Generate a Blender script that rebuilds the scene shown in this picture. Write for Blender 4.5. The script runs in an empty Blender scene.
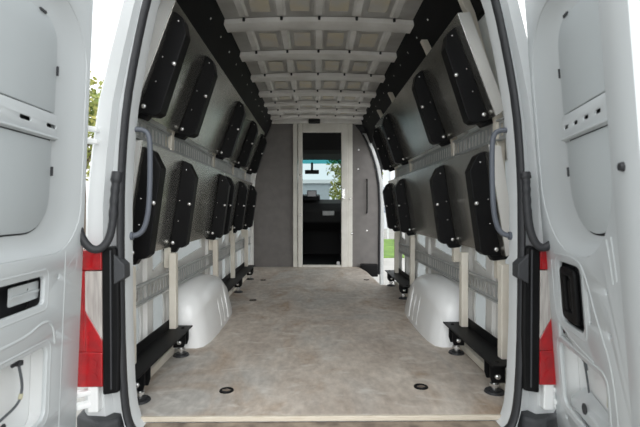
import bpy, bmesh, math, random
from mathutils import Vector, Matrix
random.seed(7)
C = bpy.context.scene.collection
SC = bpy.context.scene

# ------------------------------------------------------------ camera, sky, sun, exposure
cd = bpy.data.cameras.new('camera'); cam = bpy.data.objects.new('camera', cd); C.objects.link(cam)
CAMX, CAMY, CAMZ, F = -0.028, -1.68, 0.85, 427.0
cam.location = (CAMX, CAMY, CAMZ)
cam.rotation_euler = (math.radians(90 - .74), 0, math.radians(-.67))
cd.lens = 24.0; cd.sensor_width = 36.0; cd.clip_start = .02; cd.clip_end = 400
cd.dof.use_dof = True; cd.dof.focus_distance = 3.2; cd.dof.aperture_fstop = 4.0
SC.camera = cam

w = bpy.data.worlds.new('overcast_sky'); SC.world = w; w.use_nodes = True
nt = w.node_tree; nt.nodes.clear()
wo = nt.nodes.new('ShaderNodeOutputWorld'); bg = nt.nodes.new('ShaderNodeBackground')
tc = nt.nodes.new('ShaderNodeTexCoord'); nz = nt.nodes.new('ShaderNodeTexNoise'); rp = nt.nodes.new('ShaderNodeValToRGB')
nz.inputs['Scale'].default_value = 2.2; nz.inputs['Detail'].default_value = 5
rp.color_ramp.elements[0].position = .35; rp.color_ramp.elements[0].color = (.78, .86, .93, 1)
rp.color_ramp.elements[1].position = .6; rp.color_ramp.elements[1].color = (1, 1, .985, 1)
nt.links.new(tc.outputs['Generated'], nz.inputs['Vector']); nt.links.new(nz.outputs['Fac'], rp.inputs['Fac'])
nt.links.new(rp.outputs['Color'], bg.inputs['Color']); bg.inputs['Strength'].default_value = 1.35
nt.links.new(bg.outputs['Background'], wo.inputs['Surface'])

sd = bpy.data.lights.new('sun', 'SUN'); sd.energy = 1.3; sd.angle = math.radians(60)
so = bpy.data.objects.new('sun', sd); C.objects.link(so); so.rotation_euler = (math.radians(66), 0, math.radians(4))

vs = SC.view_settings
SC.display_settings.display_device = 'sRGB'
vs.view_transform = 'Standard'; vs.look = 'None'; vs.gamma = 1; vs.use_curve_mapping = False; vs.exposure = 0.55
SC.cycles.max_bounces = 14; SC.cycles.diffuse_bounces = 10; SC.cycles.glossy_bounces = 6

# ------------------------------------------------------------ materials
M = {}
def mat(name, col, rough=.5, metal=0., spec=.5, var=None, vscale=4., detail=4., bump=0., bscale=60., coat=0., stretch=(1, 1, 1), trans=0.):
    m = bpy.data.materials.new(name); m.use_nodes = True
    t = m.node_tree; b = t.nodes['Principled BSDF']
    b.inputs['Base Color'].default_value = (*col, 1); b.inputs['Roughness'].default_value = rough
    b.inputs['Metallic'].default_value = metal; b.inputs['Specular IOR Level'].default_value = spec
    b.inputs['Coat Weight'].default_value = coat; b.inputs['Coat Roughness'].default_value = .15
    b.inputs['Transmission Weight'].default_value = trans
    tc = t.nodes.new('ShaderNodeTexCoord'); mp = t.nodes.new('ShaderNodeMapping'); mp.inputs['Scale'].default_value = stretch
    t.links.new(tc.outputs['Object'], mp.inputs['Vector'])
    n = t.nodes.new('ShaderNodeTexNoise'); n.inputs['Scale'].default_value = vscale; n.inputs['Detail'].default_value = detail
    t.links.new(mp.outputs['Vector'], n.inputs['Vector'])
    r = t.nodes.new('ShaderNodeValToRGB')
    v = var or tuple(c * .93 for c in col)
    r.color_ramp.elements[0].position = .35; r.color_ramp.elements[0].color = (*v, 1)
    r.color_ramp.elements[1].position = .65; r.color_ramp.elements[1].color = (*col, 1)
    t.links.new(n.outputs['Fac'], r.inputs['Fac']); t.links.new(r.outputs['Color'], b.inputs['Base Color'])
    if bump:
        n2 = t.nodes.new('ShaderNodeTexNoise'); n2.inputs['Scale'].default_value = bscale; n2.inputs['Detail'].default_value = 3
        t.links.new(mp.outputs['Vector'], n2.inputs['Vector'])
        bp = t.nodes.new('ShaderNodeBump'); bp.inputs['Strength'].default_value = bump; bp.inputs['Distance'].default_value = .01
        t.links.new(n2.outputs['Fac'], bp.inputs['Height']); t.links.new(bp.outputs['Normal'], b.inputs['Normal'])
    M[name] = m; return m

mat('white_paint', (.86, .87, .865), .32, var=(.83, .84, .835), vscale=1.5, coat=.3)
mat('body_paint', (.62, .64, .645), .35, var=(.59, .61, .615), vscale=1.5, coat=.25)
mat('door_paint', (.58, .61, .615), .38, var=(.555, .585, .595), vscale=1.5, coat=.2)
mat('filler_panel', (.48, .515, .525), .5, var=(.46, .495, .505), vscale=2)
mat('bay_paint', (.80, .80, .78), .45, var=(.70, .69, .66), vscale=3, detail=6)
mat('roof_paint', (.86, .85, .82), .38, var=(.70, .68, .64), vscale=5, detail=7)
mat('foam_pad', (.66, .60, .47), .9, var=(.62, .60, .55), vscale=7)
mat('rubber', (.022, .023, .026), .55, var=(.022, .023, .026), bump=.2)
mat('black_steel', (.006, .006, .0065), .5, spec=.18, var=(.004, .004, .0045), vscale=8, bump=.08, bscale=200)
mat('black_trim', (.009, .0095, .011), .7, spec=.25, var=(.006, .006, .007))
mat('dark_plastic', (.045, .048, .052), .6, var=(.035, .036, .04), bump=.3, bscale=250)
mat('aluminium', (.66, .65, .61), .24, .9, var=(.36, .35, .32), vscale=1.6, detail=3)  # mottled colour paints in streaky reflections and darker smudges
mat('aluminium_edge', (.84, .83, .80), .35, .2)
mat('post_metal', (.78, .74, .65), .5, .0, var=(.68, .63, .54), vscale=7, detail=6)
mat('galvanised', (.50, .51, .50), .45, .3, var=(.40, .41, .41), vscale=20)
mat('steel_bolt', (.75, .75, .74), .25, .9)
mat('handle_grey', (.10, .112, .135), .5, var=(.085, .095, .115))
mat('partition_grey', (.20, .188, .18), .8, var=(.175, .164, .158), vscale=10, bump=.15, bscale=300)
mat('frame_cream', (.80, .78, .72), .5, var=(.70, .68, .62), vscale=6)
mat('cab_black', (.012, .012, .013), .7)
mat('cab_seat', (.022, .022, .024), .85)
mat('screen', (.02, .03, .04), .15)
mat('red_lens', (.42, .006, .010), .12, var=(.30, .008, .012), vscale=30, coat=.6)
mat('clear_lens', (.50, .47, .44), .12, var=(.36, .33, .31), vscale=16, detail=1, coat=.8, stretch=(6, 1, .6))
mat('wood_edge', (.62, .57, .48), .8, var=(.48, .42, .33), vscale=14, stretch=(1, 6, 40))
mat('worn_sill', (.34, .28, .22), .8, var=(.14, .11, .09), vscale=12, detail=7)
mat('asphalt', (.42, .41, .39), .9, var=(.33, .32, .30), vscale=1.2, detail=8, bump=.3)
mat('grass', (.17, .30, .045), .9, var=(.09, .17, .03), vscale=2, detail=8, bump=.6)
mat('leaf', (.16, .25, .05), .6, var=(.07, .13, .025), vscale=1.3)
mat('leaf_autumn', (.32, .30, .08), .6, var=(.16, .22, .05), vscale=.8)
mat('bark', (.12, .09, .065), .9)
mat('building_white', (.72, .74, .76), .7, var=(.64, .67, .70), vscale=.5)
mat('building_glass', (.30, .36, .42), .1)
mat('building_grey', (.40, .44, .48), .7)
mat('steel_post', (.68, .69, .70), .5)
mat('cable_grey', (.10, .11, .12), .5)
mat('plug_yellow', (.55, .52, .36), .6)

def glass_mat(name, col, mixf):
    m = bpy.data.materials.new(name); m.use_nodes = True; t = m.node_tree; t.nodes.clear()
    o = t.nodes.new('ShaderNodeOutputMaterial'); a = t.nodes.new('ShaderNodeBsdfTransparent'); a.inputs[0].default_value = (*col, 1)
    g = t.nodes.new('ShaderNodeBsdfGlossy'); g.inputs['Roughness'].default_value = .03
    x = t.nodes.new('ShaderNodeMixShader'); x.inputs[0].default_value = mixf
    t.links.new(a.outputs[0], x.inputs[1]); t.links.new(g.outputs[0], x.inputs[2]); t.links.new(x.outputs[0], o.inputs[0])
    M[name] = m
glass_mat('windscreen_glass', (.46, .52, .51), .04)
glass_mat('tint_band', (.04, .20, .21), .03)

def floor_material():
    m = bpy.data.materials.new('worn_plywood'); m.use_nodes = True; t = m.node_tree; b = t.nodes['Principled BSDF']
    tc = t.nodes.new('ShaderNodeTexCoord')
    def noise(scale, detail, sx=1, sy=1, dist=0.):
        mp = t.nodes.new('ShaderNodeMapping'); mp.inputs['Scale'].default_value = (sx, sy, 1); t.links.new(tc.outputs['Object'], mp.inputs['Vector'])
        n = t.nodes.new('ShaderNodeTexNoise'); n.inputs['Scale'].default_value = scale; n.inputs['Detail'].default_value = detail
        n.inputs['Roughness'].default_value = .62; n.inputs['Distortion'].default_value = dist
        t.links.new(mp.outputs['Vector'], n.inputs['Vector']); return n
    def ramp(n, p0, c0, p1, c1):
        r = t.nodes.new('ShaderNodeValToRGB'); e = r.color_ramp.elements
        e[0].position = p0; e[0].color = (*c0, 1); e[1].position = p1; e[1].color = (*c1, 1)
        t.links.new(n.outputs['Fac'], r.inputs['Fac']); return r
    def mix(f, a, c, mode='MIX', fac=None):
        x = t.nodes.new('ShaderNodeMix'); x.data_type = 'RGBA'; x.blend_type = mode
        if f is None: x.inputs[0].default_value = fac
        else: t.links.new(f.outputs['Color'], x.inputs[0])
        t.links.new(a, x.inputs[6])
        if isinstance(c, tuple): x.inputs[7].default_value = (*c, 1)
        else: t.links.new(c, x.inputs[7])
        return x.outputs[2]
    base = ramp(noise(2.2, 9, 1.3, .7, .4), .3, (.42, .355, .30), .66, (.70, .635, .56)).outputs['Color']
    grey = ramp(noise(1.1, 4, 1, .5, .8), .46, (0, 0, 0), .62, (.7, .7, .7))
    c = mix(grey, base, (.47, .465, .445))
    br = ramp(noise(1.7, 7, 1.4, .9, 1.2), .50, (0, 0, 0), .68, (.9, .9, .9))
    c = mix(br, c, (.43, .32, .23))
    fine = ramp(noise(22, 9, 1.2, .6), .3, (.76, .75, .74), .7, (1.12, 1.12, 1.12)).outputs['Color']
    c = mix(None, c, fine, 'MULTIPLY', 1.0)
    wear = ramp(noise(7, 8, .9, 1.6, .6), .55, (0, 0, 0), .68, (.7, .7, .7))
    c = mix(wear, c, (.70, .67, .62))
    t.links.new(c, b.inputs['Base Color']); b.inputs['Roughness'].default_value = .62
    bp = t.nodes.new('ShaderNodeBump'); bp.inputs['Strength'].default_value = .15; bp.inputs['Distance'].default_value = .004
    t.links.new(noise(40, 4).outputs['Fac'], bp.inputs['Height']); t.links.new(bp.outputs['Normal'], b.inputs['Normal'])
    M['worn_plywood'] = m
floor_material()

# ------------------------------------------------------------ helpers
def finish(name, bm, m, parent=None, smooth=False, bevel=0., seg=2, angle=40):
    bmesh.ops.recalc_face_normals(bm, faces=bm.faces)
    me = bpy.data.meshes.new(name); bm.to_mesh(me); bm.free()
    return finish_mesh(name, me, m, parent, smooth, bevel, seg, angle)
def finish_mesh(name, me, m, parent=None, smooth=False, bevel=0., seg=2, angle=40):
    me.materials.clear(); me.materials.append(M[m] if isinstance(m, str) else m)
    if smooth:
        for p in me.polygons: p.use_smooth = True
        me.set_sharp_from_angle(angle=math.radians(angle))
    o = bpy.data.objects.new(name, me); C.objects.link(o)
    if bevel:
        b = o.modifiers.new('bevel', 'BEVEL'); b.width = bevel; b.segments = seg; b.limit_method = 'ANGLE'; b.angle_limit = math.radians(35)
    if parent is not None:
        o.parent = parent
        if parent.type == 'EMPTY': o.matrix_parent_inverse = Matrix.Translation(-Vector(parent.location))
    return o
def islands(bm):
    bm.verts.ensure_lookup_table(); seen = set(); out = []
    for v in bm.verts:
        if v in seen: continue
        st = [v]; seen.add(v); grp = []
        while st:
            q = st.pop(); grp.append(q)
            for e in q.link_edges:
                o = e.other_vert(q)
                if o not in seen: seen.add(o); st.append(o)
        out.append(grp)
    res = []
    for grp in out:
        nb = bmesh.new(); mp = {v: nb.verts.new(v.co) for v in grp}
        fs = {f for v in grp for f in v.link_faces}
        for f in fs: nb.faces.new([mp[v] for v in f.verts])
        res.append(nb)
    bm.free(); return res
def finish_each(name, bm, m, parent=None, label=None, **k):
    os_ = [finish(name, b, m, parent, **k) for b in islands(bm)]
    if label:
        for o in os_: o['label'] = label
    return os_
def tag(o, label=None, cat=None, group=None, kind=None):
    if label: o['label'] = label
    if cat: o['category'] = cat
    if group: o['group'] = group
    if kind: o['kind'] = kind
    return o
def thing(name, loc, label=None, cat=None, group=None, kind=None):
    o = bpy.data.objects.new(name, None); o.empty_display_size = .1; C.objects.link(o); o.location = loc
    return tag(o, label, cat, group, kind)
def B(): return bmesh.new()
def box(bm, x0, x1, y0, y1, z0, z1):
    r = bmesh.ops.create_cube(bm, size=1.0)
    bmesh.ops.transform(bm, matrix=Matrix.Translation(((x0+x1)/2, (y0+y1)/2, (z0+z1)/2)) @ Matrix.Diagonal((abs(x1-x0), abs(y1-y0), abs(z1-z0), 1)), verts=r['verts'])
    return r['verts']
def prism(bm, pts, axis, a, b):
    """closed prism: pts are 2-D, axis says which axis runs from a to b"""
    def P(p, t):
        return {'x': (t, p[0], p[1]), 'y': (p[0], t, p[1]), 'z': (p[0], p[1], t)}[axis]
    v0 = [bm.verts.new(P(p, a)) for p in pts]; v1 = [bm.verts.new(P(p, b)) for p in pts]; n = len(pts)
    bm.faces.new(v0); bm.faces.new(v1[::-1])
    for i in range(n): bm.faces.new((v0[i], v0[(i+1) % n], v1[(i+1) % n], v1[i]))
def loft(bm, rings, closed=True, cap=False):
    R = [[bm.verts.new(p) for p in r] for r in rings]
    n = len(R[0])
    for a, b in zip(R, R[1:]):
        for i in range(n if closed else n-1):
            bm.faces.new((a[i], a[(i+1) % n], b[(i+1) % n], b[i]))
    if cap: bm.faces.new(R[0]); bm.faces.new(R[-1][::-1])
    return R
def tube(bm, pts, r, n=12, closed=False, cap=True, rr=None):
    pts = [Vector(p) for p in pts]; m = len(pts); rings = []; up = None
    for i, p in enumerate(pts):
        a = pts[(i-1) % m] if (closed or i) else p; b = pts[(i+1) % m] if (closed or i < m-1) else p
        t = (b-a).normalized()
        if up is None:
            up = Vector((0, 0, 1)) if abs(t.z) < .9 else Vector((1, 0, 0))
        s = t.cross(up).normalized(); up = s.cross(t).normalized()
        q = rr[i] if rr else r
        rings.append([p + (s*math.cos(k*2*math.pi/n) + up*math.sin(k*2*math.pi/n))*q for k in range(n)])
    if closed: rings.append(rings[0])
    R = loft(bm, rings, True, cap and not closed)
    if closed: bmesh.ops.remove_doubles(bm, verts=bm.verts, dist=1e-6)
def smooth_path(pts, it=3):
    pts = [Vector(p) for p in pts]
    for _ in range(it):
        q = [pts[0]]
        for a, b in zip(pts, pts[1:]): q += [a*.75+b*.25, a*.25+b*.75]
        q.append(pts[-1]); pts = q
    return pts
def cyl(bm, c, axis, r, h, n=20, r2=None):
    c = Vector(c); a = Vector(axis).normalized()
    s = a.orthogonal().normalized(); u = a.cross(s)
    r2 = r if r2 is None else r2
    loft(bm, [[c + (s*math.cos(k*2*math.pi/n)+u*math.sin(k*2*math.pi/n))*r for k in range(n)],
              [c + a*h + (s*math.cos(k*2*math.pi/n)+u*math.sin(k*2*math.pi/n))*r2 for k in range(n)]], True, True)
def dome(bm, c, axis, r, h, n=14):
    c = Vector(c); a = Vector(axis).normalized(); s = a.orthogonal().normalized(); u = a.cross(s)
    rings = []
    for j in range(5):
        t = j/5*math.pi/2
        rings.append([c + a*h*math.sin(t) + (s*math.cos(k*2*math.pi/n)+u*math.sin(k*2*math.pi/n))*r*math.cos(t) for k in range(n)])
    loft(bm, rings, True, True)
def rrect(x0, x1, y0, y1, r, n=6, r4=None):
    rs = r4 or (r, r, r, r); out = []
    for (cx, cy, a0), q in zip(((x1, y1, 0), (x0, y1, 90), (x0, y0, 180), (x1, y0, 270)), rs):
        sx = -1 if cx == x1 else 1; sy = -1 if cy == y1 else 1
        for k in range(n+1):
            a = math.radians(a0 + 90*k/n)
            out.append((cx + sx*q + q*math.cos(a), cy + sy*q + q*math.sin(a)))
    return out
def plate(outline, holes, t, bev, xf):
    """sheet with holes, thickness t (local w from -t to 0), mapped by xf(u, v, w)"""
    cu = bpy.data.curves.new('c', 'CURVE'); cu.dimensions = '2D'; cu.fill_mode = 'BOTH'
    cu.extrude = max(t/2 - bev, .0001); cu.bevel_depth = bev; cu.bevel_resolution = 1
    for pl in [outline] + holes:
        s = cu.splines.new('POLY'); s.points.add(len(pl)-1); s.use_cyclic_u = True
        for p, q in zip(s.points, pl): p.co = (q[0], q[1], 0, 1)
    cu.offset = -bev
    o = bpy.data.objects.new('c', cu); C.objects.link(o)
    dg = bpy.context.evaluated_depsgraph_get(); dg.update()
    me = bpy.data.meshes.new_from_object(o.evaluated_get(dg))
    bpy.data.objects.remove(o)
    bm = bmesh.new(); bm.from_mesh(me); bpy.data.meshes.remove(me)
    bmesh.ops.remove_doubles(bm, verts=bm.verts, dist=1e-5)
    for v in bm.verts: v.co = Vector(xf(v.co.x, v.co.y, v.co.z - t/2))
    return bm
def lerp(a, b, t): return a + (b-a)*t
def interp(tab, z):
    if z <= tab[0][0]: return tab[0][1]
    for (a, x), (b, y) in zip(tab, tab[1:]):
        if z <= b: return lerp(x, y, (z-a)/(b-a))
    return tab[-1][1]

FRONT = 4.47        # partition
# body section (half widths by height)
INNER = [(-.1, .93), (.9, .93), (1.25, .905), (1.5, .86), (1.75, .80), (1.95, .73), (2.1, .63)]
OUTER = [(-.72, .97), (-.1, .985), (.9, .98), (1.25, .945), (1.5, .895), (1.7, .845), (1.95, .77), (2.1, .69), (2.2, .55)]

# ------------------------------------------------------------ setting: ground and van shell
bm = B(); box(bm, -60, 60, -40, 90, -.8, -.7)
tag(finish('ground', bm, 'asphalt'), kind='structure')

# floor, with the cut-out for the side step at the front right
pts = [(-.93, 0.062), (.93, 0.062), (.93, 3.02), (.70, 3.02), (.66, 4.0), (.60, FRONT), (-.93, FRONT)]
bm = B(); prism(bm, pts, 'z', -.022, 0)
fl = tag(finish('floor', bm, 'worn_plywood', bevel=.003), kind='structure')
bm = B(); box(bm, -.745, .745, .048, .061, -.020, .001)
finish('floor_edging', bm, 'wood_edge', fl, bevel=.003)
bm = B(); box(bm, -.93, .93, .065, 3.0, -.10, -.024); box(bm, -.93, .60, 3.0, FRONT+.1, -.10, -.024)
tag(finish('floor_frame', bm, 'white_paint', fl), 'white painted underfloor')
bm = B(); box(bm, -.75, .75, -.06, .06, -.10, -.024)
finish('loading_sill', bm, 'worn_sill', fl, bevel=.008)

# side walls: outer skin plus an inner pressing with openings
def skin_xs(tab, zs, y, s): return [(s*interp(tab, z), y, z) for z in zs]
def wall_side(s):
    side = 'left' if s < 0 else 'right'
    zs = [-.7, -.45, -.1, .2, .5, .9, 1.1, 1.25, 1.4, 1.5, 1.6, 1.7, 1.83, 1.95, 2.03, 2.1]
    bm = B()
    yend = 6.2 if s < 0 else 3.12
    ys = [.10, .22, .45, .8, 1.6, 2.4, 3.12] + ([3.9, FRONT, 5.3, 5.75] if s < 0 else [])
    tap = {.10: .055, .22: .035, .45: 0.0}
    R = loft(bm, [[(p[0]-s*tap.get(y, 0.)*min(1, max(0, p[2]+.2)), p[1], p[2]) for p in skin_xs(OUTER, zs, y, s)] for y in ys], closed=False)
    if s > 0:      # above the side door and the pillar in front of it
        z2 = [1.88, 1.95, 2.03, 2.1]
        loft(bm, [skin_xs(OUTER, z2, y, s) for y in (3.12, FRONT)], closed=False)
    geo = bmesh.ops.solidify(bm, geom=bm.faces[:], thickness=.012)
    o = finish('wall_' + side, bm, 'body_paint', smooth=True); tag(o, kind='structure')
    # inner pressing with holes
    def xf(u, v, wv):
        x = interp(INNER, v) + .004 + wv*1.0
        return (s*x, u, v)
    holes = []
    yE = 3.12 if s > 0 else FRONT
    bays = [(.30, .52), (.66, .86), (1.02, 1.72), (1.95, 2.30), (2.42, 2.62), (2.76, 3.02)] + ([] if s > 0 else [(3.2, 3.55), (3.75, 4.3)])
    for (a, b) in bays:
        m_ = (b-a)*.12
        if not (.9 < a < 1.8):
            holes.append([(a+m_, .10), (b-m_, .10), (b, .26), (b-m_, .36), (a+.02, .36)])
        holes.append([(a+m_, .50), (b-.02, .54), (b-m_, .74), (b-m_, 1.06), (a+m_*2, 1.10), (a, .80)])
    bm = plate([(.14, 0.0), (yE, 0.0), (yE, 1.245), (.14, 1.245)], holes, .012, .003, xf)
    finish('inner_panel', bm, 'bay_paint', o, smooth=True)
    bm = B()
    loft(bm, [[(s*interp(INNER, z), y, z) for z in (1.22, 1.4, 1.5, 1.6, 1.75, 1.85)] for y in (.14, yE)], closed=False)
    bmesh.ops.solidify(bm, geom=bm.faces[:], thickness=.006)
    finish('upper_panel', bm, 'bay_paint', o)
    # vertical body pillars (hat sections) that follow the wall
    for y in ((.58, .92, 1.84, 2.68, 3.08) if s > 0 else (.58, .92, 1.84, 2.68, 3.10, 3.65, 4.38)):
        bm = B(); rings = []
        for z in (0.0, .3, .6, .9, 1.1, 1.25, 1.4, 1.5, 1.6, 1.75):
            x = interp(INNER, z)
            rings.append([(s*(x-dx), y+dy, z) for dx, dy in ((0, -.045), (.028, -.032), (.028, .032), (0, .045))])
        loft(bm, rings, closed=False)
        finish('pillar', bm, 'bay_paint', o)
    return o
wl = wall_side(-1); wr = wall_side(1)

# black cant-rail trim along the roof edge
for s, y1 in ((-1, FRONT), (1, FRONT)):
    bm = B()
    prism(bm, [(s*.625, 2.125), (s*.640, 2.075), (s*.715, 1.90), (s*.765, 1.78), (s*.79, 1.78), (s*.75, 1.93), (s*.66, 2.12)], 'y', .16, y1-.01)
    o = tag(finish('trim_1' if s < 0 else 'trim_2', bm, 'black_trim', bevel=.006), kind='structure')
    bm = B()
    for y in [.4+.28*k for k in range(14)]:
        dome(bm, (s*.668, y, 2.012), (-s*.92, 0, -.39), .008, .005, 10)
    tag(finish('rivet', bm, 'steel_bolt', o, smooth=True), 'row of small bright rivets', kind='stuff')

# ceiling
rx = [-.70+1.4*k/28 for k in range(29)]
def rz(x): return 2.132 - .020*(x/.63)**2
bm = B(); loft(bm, [[(x, y, rz(x)) for x in rx] for y in (.02, 1.5, 3.0, 4.2, 4.9)], closed=False)
bmesh.ops.solidify(bm, geom=bm.faces[:], thickness=.012)
ceil = tag(finish('ceiling', bm, 'roof_paint', smooth=True), kind='structure')
BEAMS = [.68, 1.27, 1.87, 2.455, 3.03, 3.50, 3.88, 4.25]
for y in BEAMS:
    bm = B(); rings = []
    hw = .070 if y < 3.2 else .05
    for x in [-.68+1.36*k/16 for k in range(17)]:
        z = rz(x) - .034
        rings.append([(x, y-hw-.012, z+.03), (x, y-hw, z+.004), (x, y-hw+.012, z), (x, y+hw-.012, z), (x, y+hw, z+.004), (x, y+hw+.012, z+.03)])
    loft(bm, rings, closed=False)
    finish('roof_beam', bm, 'roof_paint', ceil, smooth=True, angle=25)
ends = [.1] + BEAMS + [4.44]
for a, b in zip(ends, ends[1:]):
    if b - a < .3: continue
    for x in (-.50, -.25, 0, .25, .50):       # lengthwise stiffeners
        bm = B(); rings = []
        for y in (a+.10, a+.14, b-.14, b-.10):
            d = .002 if y in (a+.10, b-.10) else .017
            z = rz(x) - .001
            rings.append([(x-.034, y, z), (x-.020, y, z-d), (x+.020, y, z-d), (x+.034, y, z)])
        loft(bm, rings, closed=False)
        finish('stiffener', bm, 'roof_paint', ceil, smooth=True, angle=25)
    for x in (-.375, -.125, .125, .375):      # tan anti-drum pads between them
        bm = B(); box(bm, x-.062, x+.062, a+.18, b-.17, rz(x)-.006, rz(x)-.001)
        tag(finish('roof_pad', bm, 'foam_pad', ceil, bevel=.002), 'tan anti-drum pad on roof skin')
# small dark lashing studs where beams meet stiffeners
bm = B()
for y in BEAMS:
    for x in (-.50, -.25, 0, .25, .50):
        cyl(bm, (x, y-.10, rz(x)-.03), (0, 0, 1), .009, .02, 8)
tag(finish('stud', bm, 'rubber', ceil), 'small dark studs beside roof beams', kind='stuff')
# roof skin above
bm = B(); loft(bm, [[(x, y, z) for x, z in ((-.69, 2.1), (-.6, 2.18), (-.3, 2.22), (0, 2.23), (.3, 2.22), (.6, 2.18), (.69, 2.1))] for y in (.05, 5.2)], closed=False)
finish('roof_skin', bm, 'white_paint', ceil, smooth=True)

# rear door surround: one ring swept round the opening
OPEN = [(0, .735), (.05, .75), (.15, .760), (.4, .768), (.85, .768), (1.05, .76), (1.25, .742), (1.45, .706), (1.65, .662), (1.76, .625)]
def ring_points():
    half = [(.66, -.045), (.70, -.035), (.722, -.018)] + [(x, z) for z, x in OPEN] + [(.60, 1.81), (.56, 1.845), (.50, 1.86), (.25, 1.868)]
    return half
half = ring_points()
path = [(x, z) for x, z in half] + [(0, 1.87)] + [(-x, z) for x, z in reversed(half)]
def out_pt(x, z):
    s = 1 if x > 0 else -1
    if z > 1.80: 
        t = abs(x)/.60
        return (x*1.18, 2.12 + .06*(1-t*t))
    if z < 0: return (s*(interp(OUTER, 0)-.01), z-.03)
    zz = z*1.02
    return (s*(interp(OUTER, zz)-interp([(.0, .02), (.9, .03), (1.3, .045), (1.5, .055), (1.8, .06)], zz)), zz)
prof = [(.55, .066), (.0, .06), (0, .005), (.03, -.012), (.16, -.018), (.23, .012), (.38, .020), (.46, -.012), (.80, -.004), (.94, .03), (1.0, .10)]
bm = B(); rings = []
for f, y in prof:
    rr_ = []
    for x, z in path:
        ox, oz = out_pt(x, z)
        rr_.append((lerp(x, ox, f), y, lerp(z, oz, f)))
    rings.append(rr_)
loft(bm, rings, closed=False)
sur = tag(finish('wall_rear', bm, 'body_paint', smooth=True, angle=35), kind='structure')
# rubber seal following the opening
bm = B()
sp = []
for x, z in path:
    k = 1.0 if abs(x) < 1e-6 else 1 + .012/abs(x)
    sp.append((x*k, -.022, z + (.008 if z > 1.8 else 0)))
sp = smooth_path(sp, 1)
rings = []
for i, p in enumerate(sp):
    a = sp[max(i-1, 0)]; b = sp[min(i+1, len(sp)-1)]; t = (b-a).normalized()
    nrm = Vector((t.z, 0, -t.x))
    rings.append([p + nrm*(.0135*math.cos(q)) + Vector((0, 1, 0))*(.020*math.sin(q)) for q in [k*2*math.pi/12 for k in range(12)]])
loft(bm, rings, True, True)
tag(finish('trim_3', bm, 'rubber', smooth=True), 'black rubber seal round the rear opening', kind='structure')

# rear bumper corners and step
for s in (-1, 1):
    bm = B()
    prism(bm, [(s*.785, -.03), (s*.82, -.06), (s*.86, -.06), (s*.97, .0), (s*.98, .10), (s*.785, .10)], 'z', -.25, .035)
    bmesh.ops.transform(bm, matrix=Matrix.Identity(4), verts=bm.verts)
    tag(finish('trim_4' if s < 0 else 'trim_5', bm, 'dark_plastic', bevel=.015, seg=3), 'dark plastic rear bumper corner', kind='structure')
bm = B(); box(bm, -.95, .95, -.16, .0, -.42, -.11)
tag(finish('trim_6', bm, 'dark_plastic', bevel=.02, seg=3), 'dark plastic rear step bumper', kind='structure')

# partition (bulkhead) between the load bay and the cab
DX0, DX1, DZ1 = -.205, .352, 1.94
bulk = thing('wall_front', (0, FRONT, 0), kind='structure')
def bx(z): return interp(INNER, z)
def arc_out(x0, x1, z0, z1, side):
    zs = [z0 + (z1-z0)*k/14 for k in range(15)]
    if side > 0: return [(x0, z0)] + [(min(bx(z), x1)-.0, z) for z in zs] + [(x0, z1)]
    return [(x1, z0)] + [(-bx(z), z) for z in zs] + [(x1, z1)]
bm = B(); prism(bm, arc_out(-.93, -.335, 0.0, 2.10, -1), 'y', FRONT, FRONT+.03)
tag(finish('left_panel', bm, 'partition_grey', bulk), 'dark grey carpeted bulkhead panel left of the walkway')
RIN = [(0, .885), (.9, .89), (1.2, .875), (1.45, .83), (1.65, .77), (1.8, .70), (1.95, .62)]
bm = B(); prism(bm, [(.50, 0.0)] + [(interp(RIN, z), z) for z in [k*.13 for k in range(16)]] + [(.50, 2.10)], 'y', FRONT, FRONT+.03)
tag(finish('right_panel', bm, 'partition_grey', bulk), 'grey bulkhead panel right of the walkway')
# cream walkway frame: two jambs with ribs, header
for (a, b) in ((-.345, -.275), (-.275, -.205)):
    bm = B(); box(bm, a+.003, b-.003, FRONT-.03 if a < -.3 else FRONT-.045, FRONT+.05, 0.0, 2.06)
    finish('door_jamb', bm, 'frame_cream', bulk, bevel=.006)
bm = B(); box(bm, .352, .44, FRONT-.04, FRONT+.05, 0.0, 2.06)
finish('door_jamb', bm, 'frame_cream', bulk, bevel=.006)
bm = B(); box(bm, .443, .51, FRONT-.025, FRONT+.05, 0.0, 2.06)
finish('door_jamb', bm, 'frame_cream', bulk, bevel=.006)
bm = B(); box(bm, -.205, .352, FRONT-.042, FRONT+.05, DZ1, 2.06)
finish('door_header', bm, 'frame_cream', bulk, bevel=.006)
bm = B(); box(bm, -.80, .66, FRONT-.05, FRONT+.05, 2.06, 2.14)
finish('top_rail', bm, 'roof_paint', bulk, bevel=.01)
bm = B(); box(bm, -.205, .352, FRONT-.02, FRONT+.06, -.01, .025)
finish('threshold', bm, 'frame_cream', bulk, bevel=.005)
bm = B(); box(bm, .353, .40, FRONT-.062, FRONT-.04, .98, 1.13)
tag(finish('door_catch', bm, 'steel_bolt', bulk, bevel=.006), 'steel door catch plate')
bm = B()
for (x, z) in ((.60, 1.69), (.59, 1.41), (.47, .98), (.72, .52), (.50, .48), (-.235, 1.32), (-.235, .75)):
    dome(bm, (x, FRONT-(.045 if x < .0 else .03 if x < .52 else .001), z), (0, -1, 0), .016, .008)
tag(finish('screw_head', bm, 'steel_bolt', bulk, smooth=True), 'bright round screw heads', kind='stuff')
bm = B(); hp = smooth_path([(.715, FRONT, 1.26), (.715, FRONT-.06, 1.26), (.715, FRONT-.06, 1.2), (.715, FRONT-.06, .84), (.715, FRONT-.06, .78), (.715, FRONT, .78)], 2)
tube(bm, hp, .010, 10)
o = tag(finish('pull_handle', bm, 'black_steel', smooth=True), 'thin dark bar handle on the grey bulkhead panel by the side door', 'handle')
bm = B(); box(bm, -.12, .045, FRONT-.115, FRONT-.052, 2.05, 2.11)
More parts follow.
